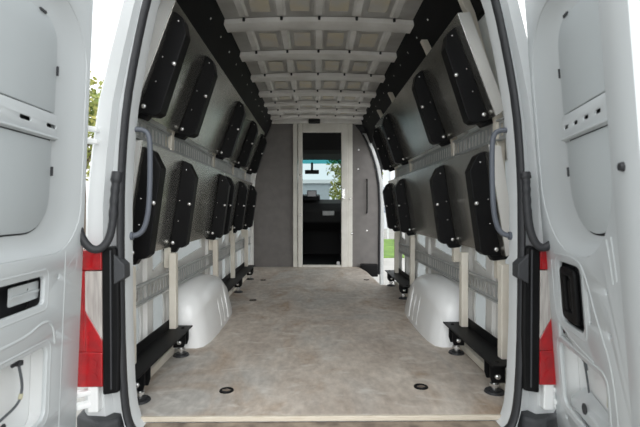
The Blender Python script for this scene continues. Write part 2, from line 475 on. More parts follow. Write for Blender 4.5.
t = tag(finish('interior_light', bm, 'cab_black', bevel=.012, seg=3), 'small black lamp unit above the walkway to the cab', 'light')
# B-pillar seal & edge at the side door opening
bm = B(); tube(bm, [(interp(RIN, z)+.012, FRONT-.02, z) for z in [k*.1 for k in range(-1, 20)]], .014, 8)
finish('door_seal', bm, 'rubber', bulk, smooth=True)
bm = B()
loft(bm, [[(interp(RIN, z)+a, FRONT-b, z) for a, b in ((.02, .0), (.03, .03), (.075, .02), (.085, -.10))] for z in [-.7, -.3] + [k*.12 for k in range(0, 17)]], closed=False)
bmesh.ops.solidify(bm, geom=bm.faces[:], thickness=.006)
finish('pillar', bm, 'white_paint', bulk, smooth=True)
# side step well
stp = thing('floor_step', (.8, 3.7, -.3), kind='structure')
bm = B(); box(bm, .60, .95, 3.03, FRONT, -.30, -.27)
finish('step_tread', bm, 'dark_plastic', stp, bevel=.006)
bm = B(); box(bm, .585, .60, 3.03, FRONT, -.28, -.03)
finish('step_riser', bm, 'dark_plastic', stp)
bm = B(); box(bm, .62, .86, FRONT-.16, FRONT-.02, -.12, .05)
finish('step_bracket', bm, 'black_steel', stp, bevel=.01)
# track rail of side door
bm = B(); box(bm, .93, .975, 3.12, FRONT, 1.80, 1.90)
tag(finish('trim_7', bm, 'white_paint', bevel=.006), 'white header over the side door', kind='structure')

# ------------------------------------------------------------ wheel arches
for s in (-1, 1):
    bm = B(); rings = []
    # sections along y; inner face x from .70, top at .43
    secs = [(.90, .75, .22, .08), (.93, .715, .28, .10), (1.02, .695, .335, .12), (1.2, .685, .365, .13), (1.45, .685, .365, .13), (1.62, .69, .335, .12), (1.76, .70, .27, .10), (1.83, .73, .18, .07)]
    for y, xi, zt, r in secs:
        ring = [(s*xi*.995, y, 0.0)]
        for k in range(4): ring.append((s*(xi + .01*k), y, (zt-r)*(.3+.233*k)))
        for k in range(7):
            a = k/6*math.pi/2
            ring.append((s*(xi+.03+r-r*math.cos(a)), y, zt-r+r*math.sin(a)))
        ring.append((s*.925, y, zt+.01))
        rings.append(ring)
    R = loft(bm, rings, closed=False)
    for rg, y in ((R[0], -1), (R[-1], 1)):
        v = bm.verts.new((s*.925, rg[0].co.y, 0.0)); bm.faces.new(rg + [v])
    o = finish('wheel_arch', bm, 'bay_paint', smooth=True, angle=50)
    o.data.materials.clear(); o.data.materials.append(M['white_paint'])
    b = o.modifiers.new('bevel', 'BEVEL'); b.width = .03; b.segments = 4; b.limit_method = 'ANGLE'; b.angle_limit = math.radians(50)
    tag(o, 'smooth white wheel arch rising from the floor on the ' + ('left' if s < 0 else 'right') + ' side', 'wheel arch', 'wheel arches')
    bm = B()
    for y in (1.30, 1.42, 1.54):
        tube(bm, [(s*.688, y, .03), (s*.708, y, .17), (s*.735, y, .27), (s*.78, y, .325)], .010, 8)
    finish('pressed_rib', bm, 'white_paint', o, smooth=True)

# ------------------------------------------------------------ slotted lashing rails on the walls
def slotted_rail(s, y0, y1, z0, z1, x, label):
    n = int((y1-y0-.06)/.048)
    zc = (z0+z1)/2; h = (z1-z0)*.33
    holes = []
    for k in range(n):
        y = y0 + .04 + k*.048
        holes.append(rrect(y, y+.032, zc-h, zc+h, .003, 1))
    def xf(u, v, wv): return (s*(x+wv+.004), u, v)
    bm = plate([(y0, z0), (y1, z0), (y1, z1), (y0, z1)], holes, .0025, .0004, xf)
    t = thing('lashing_rail', (s*x, y0, z0), label, 'rail', 'slotted rails')
    finish('slotted_plate', bm, 'galvanised', t)
    bm = B()
    for z in (z0, z1): box(bm, s*(x-.012), s*(x+.012), y0, y1, z-.004, z+.004)
    finish_each('lip', bm, 'galvanised', t)
    return t
for s, side, yE in ((-1, 'left', 3.9), (1, 'right', 3.08)):
    slotted_rail(s, .26, yE, .385, .475, .875, 'galvanised slotted rail low on the %s wall above the wheel arch' % side)
    slotted_rail(s, .26, yE, 1.18, 1.275, .868, 'galvanised slotted rail between the two shelf tiers on the %s wall' % side)

# ------------------------------------------------------------ racking frames and folded shelves
def panel_pt(s, tier, t, off):
    """point on a shelf face: t 0 bottom..1 top, off = metres towards the aisle"""
    (xb, zb), (xt, zt) = {'upper': ((.832, 1.288), (.648, 1.775)), 'lower': ((.875, .620), (.790, 1.15))}[tier]
    L = math.hypot(xt-xb, zt-zb); nx, nz = -(zt-zb)/L, (xt-xb)/L
    return (s*(lerp(xb, xt, t) + nx*off), lerp(zb, zt, t) + nz*off)

def frame(s, posts, beams, side, feet_at, legs):
    t = thing('rack_frame', (s*.86, posts[0], 0), 'cream post racking frame with black floor beams on the %s side wall' % side, 'rack')
    for y in posts:
        bm = B(); rings = []
        top = ((.735, 1.80),) if s < 0 else ((.735, 1.80), (.70, 1.88), (.675, 1.93))
        for (x, z) in ((.889, .50), (.889, .60), (.888, .90), (.884, 1.15), (.878, 1.27), (.838, 1.45), (.785, 1.62)) + top:
            x += .0
            rings.append([(s*(x-.022), y-.022, z), (s*(x+.018), y-.022, z), (s*(x+.018), y+.022, z), (s*(x-.022), y+.022, z)])
        loft(bm, rings, True, True)
        finish('post', bm, 'post_metal', t, bevel=.004)
    for y in legs:
        bm = B(); box(bm, s*.822, s*.862, y-.022, y+.022, .158, .592)
        finish('leg', bm, 'post_metal', t, bevel=.004)
    for (a, b) in beams:
        bm = B()
        prism(bm, [(s*.750, .158), (s*.750, .150), (s*.874, .150), (s*.874, .205), (s*.868, .205), (s*.868, .158)], 'y', a, b)
        bt = finish('floor_beam', bm, 'black_steel', t, bevel=.002)
        bm = B()
        for y in (a+.05, b-.06): dome(bm, (s*.79, y, .158), (0, 0, 1), .011, .007)
        finish_each('beam_bolt', bm, 'black_steel', bt, smooth=True)
        bm = B(); box(bm, s*.85, s*.91, a+.02, b-.02, .0, .04)
        tag(finish('floor_rail', bm, 'post_metal', t, bevel=.004), 'pale rail on the floor behind the beam')
    for y in feet_at:
        bm = B()
        prism(bm, [(s*.765, .149), (s*.765, .085), (s*.775, .055), (s*.835, .055), (s*.835, .149)], 'y', y-.035, y-.027)
        prism(bm, [(s*.765, .149), (s*.765, .085), (s*.775, .055), (s*.835, .055), (s*.835, .149)], 'y', y+.027, y+.035)
        box(bm, s*.825, s*.835, y-.03, y+.03, .055, .149)
        f = finish('foot', bm, 'black_steel', t, bevel=.002)
        bm = B(); cyl(bm, (s*.80, y, .012), (0, 0, 1), .012, .06, 10); cyl(bm, (s*.80, y, .03), (0, 0, 1), .022, .012, 6)
        finish('foot_stud', bm, 'steel_bolt', f, smooth=True)
        bm = B(); cyl(bm, (s*.80, y, .0005), (0, 0, 1), .046, .009, 24, .041); cyl(bm, (s*.80, y, .009), (0, 0, 1), .03, .006, 20)
        finish('foot_pad', bm, 'rubber', f, smooth=True)
        bm = B(); dome(bm, (s*.80, y-.036, .085), (0, -1, 0), .014, .010)
        finish('foot_bolt', bm, 'steel_bolt', f, smooth=True)
    return t

def shelf(s, tier, y0, y1, bracks, label):
    x0, z0 = panel_pt(s, tier, 0, 0)
    t = thing('folding_shelf', (x0, y0, z0), label, 'shelf', 'folded aluminium shelves')
    # tray sheet with folded lips towards the wall
    bm = B()
    prof = [(0.0, -.020), (0.0, 0.0), (1.0, 0.0), (1.0, -.020)]
    outer = [panel_pt(s, tier, a, o) for a, o in prof]
    inner = [panel_pt(s, tier, a, o) for a, o in ((1-.006, -.020), (1-.006, -.004), (.006, -.004), (.006, -.020))]
    prism(bm, outer + inner, 'y', y0, y1)
    sh = finish('tray', bm, 'aluminium', t, bevel=.0015)
    # end flange (bright folded edge) at both ends
    for y in (y0, y1-.004):
        bm = B()
        fl_ = [panel_pt(s, tier, 0.0, -.004), panel_pt(s, tier, 1.0, -.004), panel_pt(s, tier, .97, -.058), panel_pt(s, tier, .03, -.058)]
        prism(bm, fl_, 'y', y, y+.004)
        finish('end_flange', bm, 'aluminium_edge', t)
    for yb in bracks:
        th = .075 if tier == 'upper' else .070
        bm = B()
        sh_ = [(.0, 0.001), (.02, .075), (.06, .095), (.80, .088), (.93, .040), (.955, 0.001)]
        if tier == 'upper': sh_ = [(-.015, 0.001), (.02, .080), (.06, .098), (.78, .082), (.90, .045), (.93, 0.001)]
        prism(bm, [panel_pt(s, tier, a, o) for a, o in sh_], 'y', yb, yb+th)
        br = finish('support_bracket', bm, 'black_steel', t, bevel=.004)
        bm = B()
        for a, o, r in ((.50, .078, .011), (.06, .018, .012)):
            px, pz = panel_pt(s, tier, a, o); dome(bm, (px, yb-.001, pz), (0, -1, 0), r, .009)
        for a, o, r in ((.86, .03, .005), (.30, .03, .004), (.52, .02, .004)):
            px, pz = panel_pt(s, tier, a, o); dome(bm, (px, yb-.001, pz), (0, -1, 0), r, .004, 8)
        finish_each('bracket_bolt', bm, 'steel_bolt', br, 'bright steel bolt head', smooth=True)
        # hinge lug below the bracket
        bm = B()
        prism(bm, [panel_pt(s, tier, a, o) for a, o in ((.02, -.002), (.02, .05), (-.045, .035), (-.05, -.03), (-.01, -.05))], 'y', yb+.012, yb+th-.012)
        finish('hinge_lug', bm, 'black_steel', br, bevel=.004)
    return t

frame(-1, [.26, .83, 1.86, 2.70, 3.44], [(.06, .84), (1.80, 3.50)], 'left', [.20, .78, 1.9, 2.62, 3.40], [.20, .78, 1.82, 2.55, 3.38])
frame(1, [.42, 1.08, 2.32, 3.03], [(.17, .90), (2.04, 3.06)], 'right', [.27, .80, 2.30, 2.96], [.27, .80, 2.12, 2.86])
shelf(-1, 'upper', .24, 2.00, [.27, .83, 1.88], 'long folded aluminium shelf in the upper left tier, nearest the rear opening')
shelf(-1, 'upper', 2.02, 3.62, [2.67, 3.47], 'folded aluminium shelf in the upper left tier, at the bulkhead end')
shelf(-1, 'lower', .22, 1.93, [.25, .80, 1.76], 'long folded aluminium shelf in the lower left tier, nearest the rear opening')
shelf(-1, 'lower', 1.95, 3.55, [1.99, 2.69, 3.39], 'folded aluminium shelf in the lower left tier, at the bulkhead end')
shelf(1, 'upper', .35, 3.14, [.42, 1.08, 2.34, 3.03], 'folded aluminium shelf of the upper right tier')
shelf(1, 'lower', .33, 3.10, [.38, 1.04, 2.28, 2.98], 'folded aluminium shelf of the lower right tier')

# ------------------------------------------------------------ grab handles, floor rings
for s, side in ((-1, 'left'), (1, 'right')):
    bm = B()
    pts = [(s*.768, .045, 1.165), (s*.725, .055, 1.168), (s*.70, .06, 1.15), (s*.695, .06, 1.08), (s*.70, .06, .86), (s*.715, .06, .78), (s*.735, .055, .745), (s*.770, .045, .735)]
    tube(bm, smooth_path(pts, 3), .0105, 12)
    t = tag(finish('grab_handle', bm, 'handle_grey', smooth=True), 'slim grey grab handle inside the %s edge of the rear opening' % side, 'handle', 'grab handles')
    bm = B()
    for z in (1.165, .737): cyl(bm, (s*.770, .045, z), (-s, .1, 0), .017, .010, 14)
    finish_each('mounting_flange', bm, 'handle_grey', t, smooth=True)
for x, y, lab in ((-.44, .30, 'left of the middle near the rear sill'), (.475, .33, 'right of the middle near the rear sill'), (-.64, 3.35, 'at the far left close to the bulkhead'), (.58, 3.35, 'at the far right close to the side step'), (-.60, 2.25, 'beyond the left wheel arch')):
    t = thing('lashing_ring', (x, y, 0), 'round black lashing point in the floor, ' + lab, 'lashing point', 'lashing points in the floor')
    bm = B()
    n = 28
    rings = []
    for r, z in ((.034, .0), (.032, .004), (.023, .004), (.021, .0015)):
        rings.append([(x+r*math.cos(k*2*math.pi/n), y+r*math.sin(k*2*math.pi/n), z) for k in range(n)])
    loft(bm, rings); finish('surround', bm, 'black_steel', t, smooth=True)
    bm = B(); cyl(bm, (x, y, .0005), (0, 0, 1), .022, .001, 24); finish('cup', bm, 'rubber', t)
    bm = B(); cyl(bm, (x, y, .0015), (0, 0, 1), .010, .004, 14); box(bm, x-.018, x+.018, y-.003, y+.003, .0015, .0045)
    finish('eye_bolt', bm, 'worn_sill', t)

# ------------------------------------------------------------ tail lamps
def tail_lamp(s, side):
    t = thing('tail_light', (s*.88, 0, .14), 'red and clear tail light at the %s rear corner beside a black strip' % side, 'light', 'tail lights')
    def block(name, m, x0, x1, z0, z1, yo, taper0=0., taper1=0., lab=None, bev=.006):
        bm = B()
        pts = [(s*(x0+taper0), z0), (s*(x1+.002), z0), (s*(x1+.002-taper1*.3), z1), (s*(x0-taper1), z1)]
        pr = []
        prism(bm, pts, 'y', yo, .06)
        o = finish(name, bm, m, t, bevel=bev, seg=3)
        if lab: o['label'] = lab
        return o
    block('red_lens', 'red_lens', .838, .935, .165, .300, -.052, 0, 0)
    block('red_lens', 'red_lens', .838, .935, .612, .690, -.052)
    block('red_lens', 'red_lens', .903, .935, .300, .612, -.052)
    bm = B(); prism(bm, [(s*.838, .345), (s*.903, .46), (s*.903, .610), (s*.838, .610)], 'y', -.053, .05)
    finish('clear_lens', bm, 'clear_lens', t, bevel=.004)
    bm = B(); prism(bm, [(s*.838, .300), (s*.903, .300), (s*.903, .46), (s*.838, .345)], 'y', -.051, .05)
    finish('red_lens', bm, 'red_lens', t, bevel=.003)
    bm = B()
    prism(bm, [(s*.778, .145), (s*.838, .135), (s*.838, .700), (s*.786, .700), (s*.774, .62), (s*.772, .35)], 'y', -.055, .03)
    finish('housing', bm, 'black_steel', t, bevel=.008, seg=3)
    bm = B(); box(bm, s*.800, s*.806, -.060, -.05, .16, .69)
    finish('housing_rib', bm, 'dark_plastic', t, bevel=.002)
    bm = B(); prism(bm, [(s*.79, .56), (s*.748, .585), (s*.748, .635), (s*.79, .675)], 'y', -.062, -.01)
    finish('bracket', bm, 'dark_plastic', t, bevel=.004)
    for z in (.205, .255):
        bm = B(); cyl(bm, (s*.875, -.0535, z), (0, -1, 0), .018, .001, 18); finish('lens_ring', bm, 'red_lens', t, smooth=True)
tail_lamp(-1, 'left'); tail_lamp(1, 'right')

# ------------------------------------------------------------ rear doors
def rear_door(s, H, ang, idx):
    """s=-1 left, +1 right; H hinge (x,y); ang = how far the free edge swings in towards the middle"""
    root = thing('door_%d' % idx, (H[0], H[1], -.1), kind='structure')
    a = math.radians(ang)
    d = Vector((-s*math.sin(a), -math.cos(a), 0)); n = Vector((-s*math.cos(a), math.sin(a), 0))
    def xf(u, v, wv):
        wv = wv + (.047 if s < 0 else .078)*(v-.6)
        p = Vector((H[0], H[1], 0)) + d*u + n*wv
        return (p.x, p.y, v)
    def u0(z): return 0.0
    W = .775
    out = [(.02, -.15), (0, -.12)] + [(u0(z), z) for z in [-.05+.1*k for k in range(19)]] + [(u0(1.80)+.05, 1.84), (u0(1.8)+.12, 1.86), (W-.02, 1.86), (W, 1.84), (W, -.13), (W-.02, -.15)]
    rec = rrect(.030, .600, .70, 1.545, .13, 10, (.16, .20, .17, .14))
    if s > 0: rec = rrect(.030, .600, .70, 1.545, .13, 10, (.14, .20, .27, .24))
    low = rrect(.205, .60, .165, .405, .03, 6) if s < 0 else rrect(.095, .47, .13, .36, .035, 6)
    mid = [rrect(.235, .62, .545, .635, .018, 5)] if s < 0 else [rrect(.145, .345, .452, .662, .03, 5), rrect(.385, .40, .50, .60, .006, 3), [(.11, .385), (.235, .385), (.11, .435)]]
    dots = [rrect(u-.006, u+.006, z-.008, z+.008, .005, 3) for u, z in (((.16, .62), (.165, .43), (.16, .10)) if s < 0 else ((.52, .62), (.52, .50), (.12, .09)))]
    bm = plate(out, [rec, low] + mid + dots, .016, .005, xf)
    finish('inner_frame', bm, 'door_paint', root, smooth=True, angle=30)
    # outer skin and edges
    bm = plate(out, [], .006, .001, lambda u, v, wv: xf(u, v, wv-.085)); finish('outer_skin', bm, 'white_paint', root, smooth=True)
    bm = B(); loft(bm, [[xf(u, v, -.006) for u, v in out], [xf(u-.002 if u < .3 else u, v, -.088) for u, v in out]]); finish('edge', bm, 'white_paint', root, smooth=True, angle=40)
    # dished recess: rings that fall softly to the filler panels
    U0, U1 = (.18, .555) if s < 0 else (.25, .575)
    def inset(t):
        return rrect(lerp(.030, U0-.012, t), lerp(.600, U1+.006, t), lerp(.70, .762, t), lerp(1.545, 1.468, t), .13, 10, tuple(lerp(a_, b_, t) for a_, b_ in (((.16, .09), (.20, .10), (.17, .13), (.14, .11)) if s < 0 else ((.14, .09), (.20, .10), (.27, .17), (.24, .14)))))
    bm = B(); rings = []
    for k, wv in ((0, -.003), (.10, -.007), (.28, -.015), (.5, -.023), (.75, -.0265), (1.0, -.028), (1.12, -.029)):
        rings.append([xf(u, v, wv) for u, v in inset(k)])
    R = loft(bm, rings); finish('recess', bm, 'door_paint', root, smooth=True, angle=80)
    # back sheet, two filler panels, cross bar with slots
    bm = plate(inset(1.05), [], .004, .0005, lambda u, v, wv: xf(u, v, wv-.036)); finish('backing', bm, 'dark_plastic', root)
    def clipped(pl):  return pl
    up = rrect(U0, U1, 1.160, 1.456, .02, 6, (.075, .075, .008, .008))
    bm = plate(up, [], .006, .0015, lambda u, v, wv: xf(u, v, wv-.022)); finish('filler_panel', bm, 'filler_panel', root, smooth=True)
    dn = rrect(U0+.012, U1, .775, 1.068, .02, 6, (.01, .01, .12, .10) if s < 0 else (.01, .01, .16, .13))
    bm = plate(dn, [], .006, .0015, lambda u, v, wv: xf(u, v, wv-.022)); finish('filler_panel', bm, 'filler_panel', root, smooth=True)
    slots = []
    for k in range(3 if s < 0 else 4):
        u = .182 + k*.13 if s < 0 else .268 + k*.078
        slots.append(rrect(u, u+(.052 if s < 0 else .034), 1.108, 1.120, .0055, 3))
    bm = plate([(U0-.012, 1.072), (U1+.006, 1.072), (U1+.006, 1.157), (U0-.012, 1.157)], slots, .006, .002, lambda u, v, wv: xf(u, v, wv-.018 + .004*math.cos((v-1.114)*60)))
    finish('cross_bar', bm, 'door_paint', root, smooth=True)
    bm = B(); prism_pts = [(U0-.010, 1.075), (U1, 1.075), (U1, 1.083), (U0-.010, 1.083)]
    loft(bm, [[xf(u, v, -.024) for u, v in prism_pts], [xf(u, v, -.010) for u, v in prism_pts]], True, True)
    finish('bar_ridge', bm, 'door_paint', root, bevel=.004)
    # clips along the filler panel edges
    for (u, v, du, dv) in ((U0-.004, 1.30, .006, .03), (U0+.085, 1.458, .03, .008), (U0+.006, .97, .006, .03)):
        bm = B(); pp = [(u-du/2, v-dv/2), (u+du/2, v-dv/2), (u+du/2, v+dv/2), (u-du/2, v+dv/2)]
        loft(bm, [[xf(a_, b_, -.024) for a_, b_ in pp], [xf(a_, b_, -.018) for a_, b_ in pp]], True, True)
        finish('clip', bm, 'dark_plastic', root)
    # raised pressings around the lower openings
    def bead(pts, r=.006, close=False, m='door_paint'):
        bm = B(); P = [xf(u, v, -.0005-r*.62) for u, v in pts]
        tube(bm, P if close else smooth_path(P, 2), r, 10, closed=close)
        return finish('pressed_bead', bm, m, root, smooth=True)
    def grow(pl, g):
        us = [p[0] for p in pl]; vs_ = [p[1] for p in pl]; cu_, cv_ = (min(us)+max(us))/2, (min(vs_)+max(vs_))/2
        hu, hv = (max(us)-min(us))/2, (max(vs_)-min(vs_))/2
        return [(cu_+(u-cu_)*(1+g/hu), cv_+(v-cv_)*(1+g/hv)) for u, v in pl]
    bead(grow(low, .018), .006, True); bead(grow(mid[0], .020), .005, True)
    # hollow box behind the openings so that they read as cavities
    for pl, nm in ((low, 'lower_cavity'), (mid[0], 'upper_cavity')):
        g = grow(pl, .03)
        bm = B(); loft(bm, [[xf(u, v, -.013) for u, v in g], [xf(u, v, -.070) for u, v in g]]); 
        bm.faces.new([bm.verts.new(xf(u, v, -.0705)) for u, v in g])
        finish(nm, bm, 'white_paint' if nm == 'lower_cavity' else 'dark_plastic', root)  # upper cavity coloured dark: shade of the unlit void painted in
    if s < 0:
        bead([(.60, .47), (.33, .46), (.235, .49), (.18, .47), (.165, .40)], .008)
        bead([(.12, .70), (.12, .60), (.12, .10), (.12, -.05)], .005)
        # embossed triangle below the recess
        bead([(.045, .69), (.045, .62), (.14, .62), (.045, .69)], .003)
        bm = plate(rrect(.22, .36, .562, .618, .006, 3), [rrect(.27, .278, .595, .603, .003, 2)], .004, .001, lambda u, v, wv: xf(u, v, wv-.028)); br = finish('bracket', bm, 'door_paint', root)
        bm = B(); pp = [(.225, .585), (.355, .585), (.355, .592), (.225, .592)]
        loft(bm, [[xf(a_, b_, -.028) for a_, b_ in pp], [xf(a_, b_, -.022) for a_, b_ in pp]], True, True); finish('bracket_rib', bm, 'door_paint', br)
        P = smooth_path([xf(.30, .375, -.03), xf(.285, .33, -.03), xf(.27, .29, -.035), xf(.285, .25, -.035), xf(.36, .235, -.04), xf(.43, .22, -.04), xf(.50, .16, -.04)], 3)
        bm = B(); tube(bm, P, .004, 8)
        cb = finish('wiring', bm, 'cable_grey', root, smooth=True)
        bm = B(); cyl(bm, P[0], (0, 0, 1), .012, .012, 10); cyl(bm, Vector(P[0])+Vector((0, 0, .008)), d, .006, .03, 8); finish('plug', bm, 'rubber', cb)
        bm = B(); k = len(P)//2 - 6; tube(bm, P[k:k+4], .006, 8); tag(finish('tape', bm, 'plug_yellow', cb), 'yellow tape band')
        for u, v, r in ((.30, .185, .012), (.40, .175, .022)):
            bm = B(); cyl(bm, xf(u, v, -.0700), n, r, .002, 16); finish('grommet', bm, 'dark_plastic', root, smooth=True)
    else:
        bead([(.12, .685), (.34, .69), (.39, .64), (.44, .53), (.53, .40), (.53, .10)], .006)
        bead([(.085, .66), (.085, .47), (.13, .43), (.25, .40), (.40, .385)], .006)
        # recessed black door release
        hb = plate(rrect(.178, .308, .468, .648, .022, 5), [rrect(.215, .271, .50, .622, .012, 4)], .016, .004, lambda u, v, wv: xf(u, v, wv+.006))
        hd = finish('door_handle', hb, 'black_steel', root, smooth=True)
        bm = plate(rrect(.19, .30, .48, .64, .015, 4), [], .004, .001, lambda u, v, wv: xf(u, v, wv-.015)); finish('handle_well', bm, 'dark_plastic', hd)
        bm = plate(rrect(.235, .265, .51, .61, .008, 4), [], .010, .002, lambda u, v, wv: xf(u, v, wv+.002)); finish('handle_lever', bm, 'black_steel', hd, smooth=True)
        # two long pressed ribs by the free edge
        bead([(.545, .765), (.555, .72), (.565, .65)], .006); bead([(.572, .775), (.580, .73), (.588, .66)], .006)
        # latch column at the free edge
        bm = B()
        rings = []
        for z in (-.10, .0, .3, .6, .9, 1.2, 1.5, 1.80):
            rings.append([xf(u, z, wv) for u, wv in ((.598, -.004), (.62, .004), (.65, .014), (.69, .020), (.74, .022), (.772, .014), (.778, -.01), (.778, -.08))])
        loft(bm, rings, closed=False); finish('latch_column', bm, 'door_paint', root, smooth=True, angle=60)
        bm = B(); cyl(bm, xf(.712, .945, .020), n, .012, .010, 18, .009); finish('latch_button', bm, 'rubber', root, smooth=True)
        # things in the lower cavity
        bm = B(); loft(bm, [[xf(u, v, -.068) for u, v in ((.11, .13), (.45, .13), (.45, .18), (.17, .215), (.11, .20))], [xf(u, v, -.020) for u, v in ((.11, .13), (.45, .13), (.45, .16), (.19, .175), (.11, .16))]], True, True)
        bl = finish('lower_block', bm, 'door_paint', root, bevel=.006)
        for u, v in ((.24, .175), (.38, .150)):
            bm = B(); cyl(bm, xf(u, v, -.022), n, .018, .004, 16); finish('grommet', bm, 'dark_plastic', bl, smooth=True)
        bm = plate([(.34, .23), (.455, .20), (.455, .31), (.35, .325)], [], .003, .0005, lambda u, v, wv: xf(u, v, wv-.05)); finish('label_patch', bm, 'plug_yellow', root)
        P = smooth_path([xf(.25, .35, -.03), xf(.26, .315, -.03), xf(.23, .305, -.04), xf(.18, .325, -.05), xf(.17, .26, -.06), xf(.18, .19, -.06)], 3)
        bm = B(); tube(bm, P, .0035, 8); cb = finish('wiring', bm, 'cable_grey', root, smooth=True)
        bm = B(); cyl(bm, P[0]-Vector((0, 0, .01)), (0, 0, 1), .009, .025, 10); finish('plug', bm, 'rubber', cb)
    # hinge arms to the body
    for z in (.12, 1.13):
        bm = B()
        q = Vector(xf(.0, z, -.05)); e = Vector((s*.865, .0, z))
        for zz in (z-.035, z+.012):
            pts = [q + Vector((0, -.02, 0)), e + Vector((0, -.03, 0)), e + Vector((0, .01, 0)), q + Vector((0, .03, 0))]
            loft(bm, [[Vector((p.x, p.y, zz)) for p in pts], [Vector((p.x, p.y, zz+.020)) for p in pts]], True, True)
        cyl(bm, (q.x, q.y, z-.045), (0, 0, 1), .017, .09, 14)
        if z < .5: box(bm, s*.86, s*.90, -.045, .01, z-.055, z+.055)
        finish('hinge', bm, 'white_paint', root, bevel=.005)
    return xf
xl = rear_door(-1, (-.893, -.085), 2.0, 1)
xr = rear_door(1, (.875, -.02), 12.0, 2)

# rubber cable sleeves between body and doors
def sleeve(s, pts, side):
    bm = B(); P = smooth_path(pts, 3); n = len(P)
    rr = [.0205 if i < n*.14 else (.0165 if (i//2) % 2 else .0145) if i < n*.35 else .015 for i in range(n)]
    rr[0] = .012
    tube(bm, P, .015, 14, rr=rr)
    tag(finish('cable_sleeve', bm, 'rubber', smooth=True, angle=60), 'black rubber cable sleeve looping from the %s pillar to the rear door' % side, 'cable', 'rubber cable sleeves')
sleeve(-1, [(-.785, -.035, .985), (-.787, -.045, .95), (-.792, -.05, .87), (-.795, -.06, .76), (-.815, -.075, .705), (-.85, -.09, .69), (-.885, -.10, .73), (-.905, -.10, .80), (-.925, -.10, .86)], 'left')
sleeve(1, [(.785, -.035, .985), (.785, -.045, .95), (.785, -.05, .87), (.79, -.06, .77), (.81, -.07, .71), (.84, -.08, .695), (.875, -.09, .73), (.90, -.10, .80)], 'right')

# ------------------------------------------------------------ the cab beyond the bulkhead
cabw = thing('wall_cab', (0, 5.5, 0), kind='structure')
bm = B(); box(bm, -.95, .95, FRONT+.05, 6.35, -.12, -.02); finish('cab_floor', bm, 'cab_black', cabw)
bm = B(); prism(bm, [(FRONT+.06, 2.04), (FRONT+.06, 2.16), (5.3, 2.10), (5.75, 1.75), (5.70, 1.68), (5.2, 1.72), (5.0, 1.76), (4.7, 2.0)], 'x', -.85, .85); finish('headlining', bm, 'cab_black', cabw)
for s in (-1, 1):
    bm = B()
    prism(bm, [(FRONT+.06, -.1), (6.45, -.1), (6.35, .95), (5.45, .98), (FRONT+.06, .98)], 'x', s*.93, s*.955)
    prism(bm, [(FRONT+.06, .98), (4.85, .98), (4.85, 1.62), (5.62, 1.66), (5.55, 2.05), (FRONT+.06, 2.10)], 'x', s*.90, s*.955)
    prism(bm, [(6.30, .95), (6.42, .95), (5.75, 1.72), (5.62, 1.70)], 'x', s*.84, s*.90)
    finish('cab_side', bm, 'cab_black', cabw)
bm = B(); box(bm, -.95, .95, 6.40, 6.46, -.6, 1.0); finish('firewall', bm, 'cab_black', cabw)
bm = B(); loft(bm, [[(x, 6.42-.05*(x/.9)**2, .98) for x in (-.86, -.4, 0, .4, .86)], [(x, 5.80-.05*(x/.9)**2, 1.625) for x in (-.86, -.4, 0, .4, .86)]], closed=False)
ws = tag(finish('window_1', bm, 'windscreen_glass', smooth=True), kind='structure')
bm = B(); loft(bm, [[(x, 5.80-.05*(x/.9)**2, 1.625) for x in (-.86, -.4, 0, .4, .86)], [(x, 5.73-.05*(x/.9)**2, 1.70) for x in (-.86, -.4, 0, .4, .86)]], closed=False)
finish('tint_strip', bm, 'tint_band', ws, smooth=True)
bm = B(); prism(bm, [(5.62, .60), (5.60, .82), (5.68, .93), (5.85, 1.0), (6.2, .99), (6.38, .96), (6.38, .5), (5.8, .45)], 'x', -.90, .90)
dt = finish('dashboard', bm, 'cab_black', bevel=.03, seg=3); tag(dt, 'black dashboard under the windscreen in the cab', 'dashboard')
bm = B(); box(bm, .10, .30, 5.585, 5.605, .72, .80); tag(finish('air_vent', bm, 'galvanised', dt, bevel=.008), 'grey air vent strip')
bm = B(); prism(bm, [(5.62, .98), (5.66, 1.06), (5.85, 1.09), (6.05, 1.0)], 'x', -.36, .06); finish('binnacle', bm, 'cab_black', dt, bevel=.02, seg=3)
t = thing('tablet', (-.08, 5.62, 1.02), 'small dark tablet screen standing on the dashboard', 'tablet')
bm = B(); box(bm, -.165, .0, 5.56, 5.575, 1.035, 1.15); finish('casing', bm, 'cab_black', t, bevel=.005)
bm = B(); box(bm, -.155, -.01, 5.557, 5.56, 1.047, 1.138); finish('display', bm, 'screen', t)
t = thing('rear_view_mirror', (-.10, 5.75, 1.62), 'black rear-view mirror hanging below the windscreen top', 'mirror')
bm = B(); box(bm, -.20, .04, 5.60, 5.625, 1.43, 1.50); finish('mirror_housing', bm, 'cab_black', t, bevel=.012, seg=3)
bm = B(); tube(bm, [(-.08, 5.62, 1.48), (-.08, 5.70, 1.56), (-.08, 5.75, 1.63)], .02, 10); finish('stem', bm, 'cab_black', t)
def seat(x, lab, fl=0):
    t = thing('cab_seat', (x, 5.0, 0), lab, 'seat', 'seats in the cab')
    bm = B(); box(bm, x-.24, x+.24, 4.85, 5.35, .30, .44); finish('cushion', bm, 'cab_seat', t, bevel=.04, seg=4)
    bm = B(); prism(bm, [(4.80, .42), (4.92, .42), (4.84, 1.0), (4.74, 1.0)], 'x', x-.23, x+.23); finish('backrest', bm, 'cab_seat', t, bevel=.035, seg=4)
    bm = B(); box(bm, x-.13, x+.13, 4.72, 4.80, 1.02, 1.22); finish('headrest', bm, 'cab_seat', t, bevel=.03, seg=4)
    bm = B(); box(bm, x-.2, x+.2, 4.88, 5.3, -.02, .30); finish('pedestal', bm, 'cab_black', t)
seat(-.50, 'dark fabric driver seat left of the walkway in the cab')
seat(.62, 'dark fabric passenger seat right of the walkway in the cab')
t = thing('steering_wheel', (-.5, 5.5, .8), 'black steering wheel behind the bulkhead in the cab', 'steering wheel')
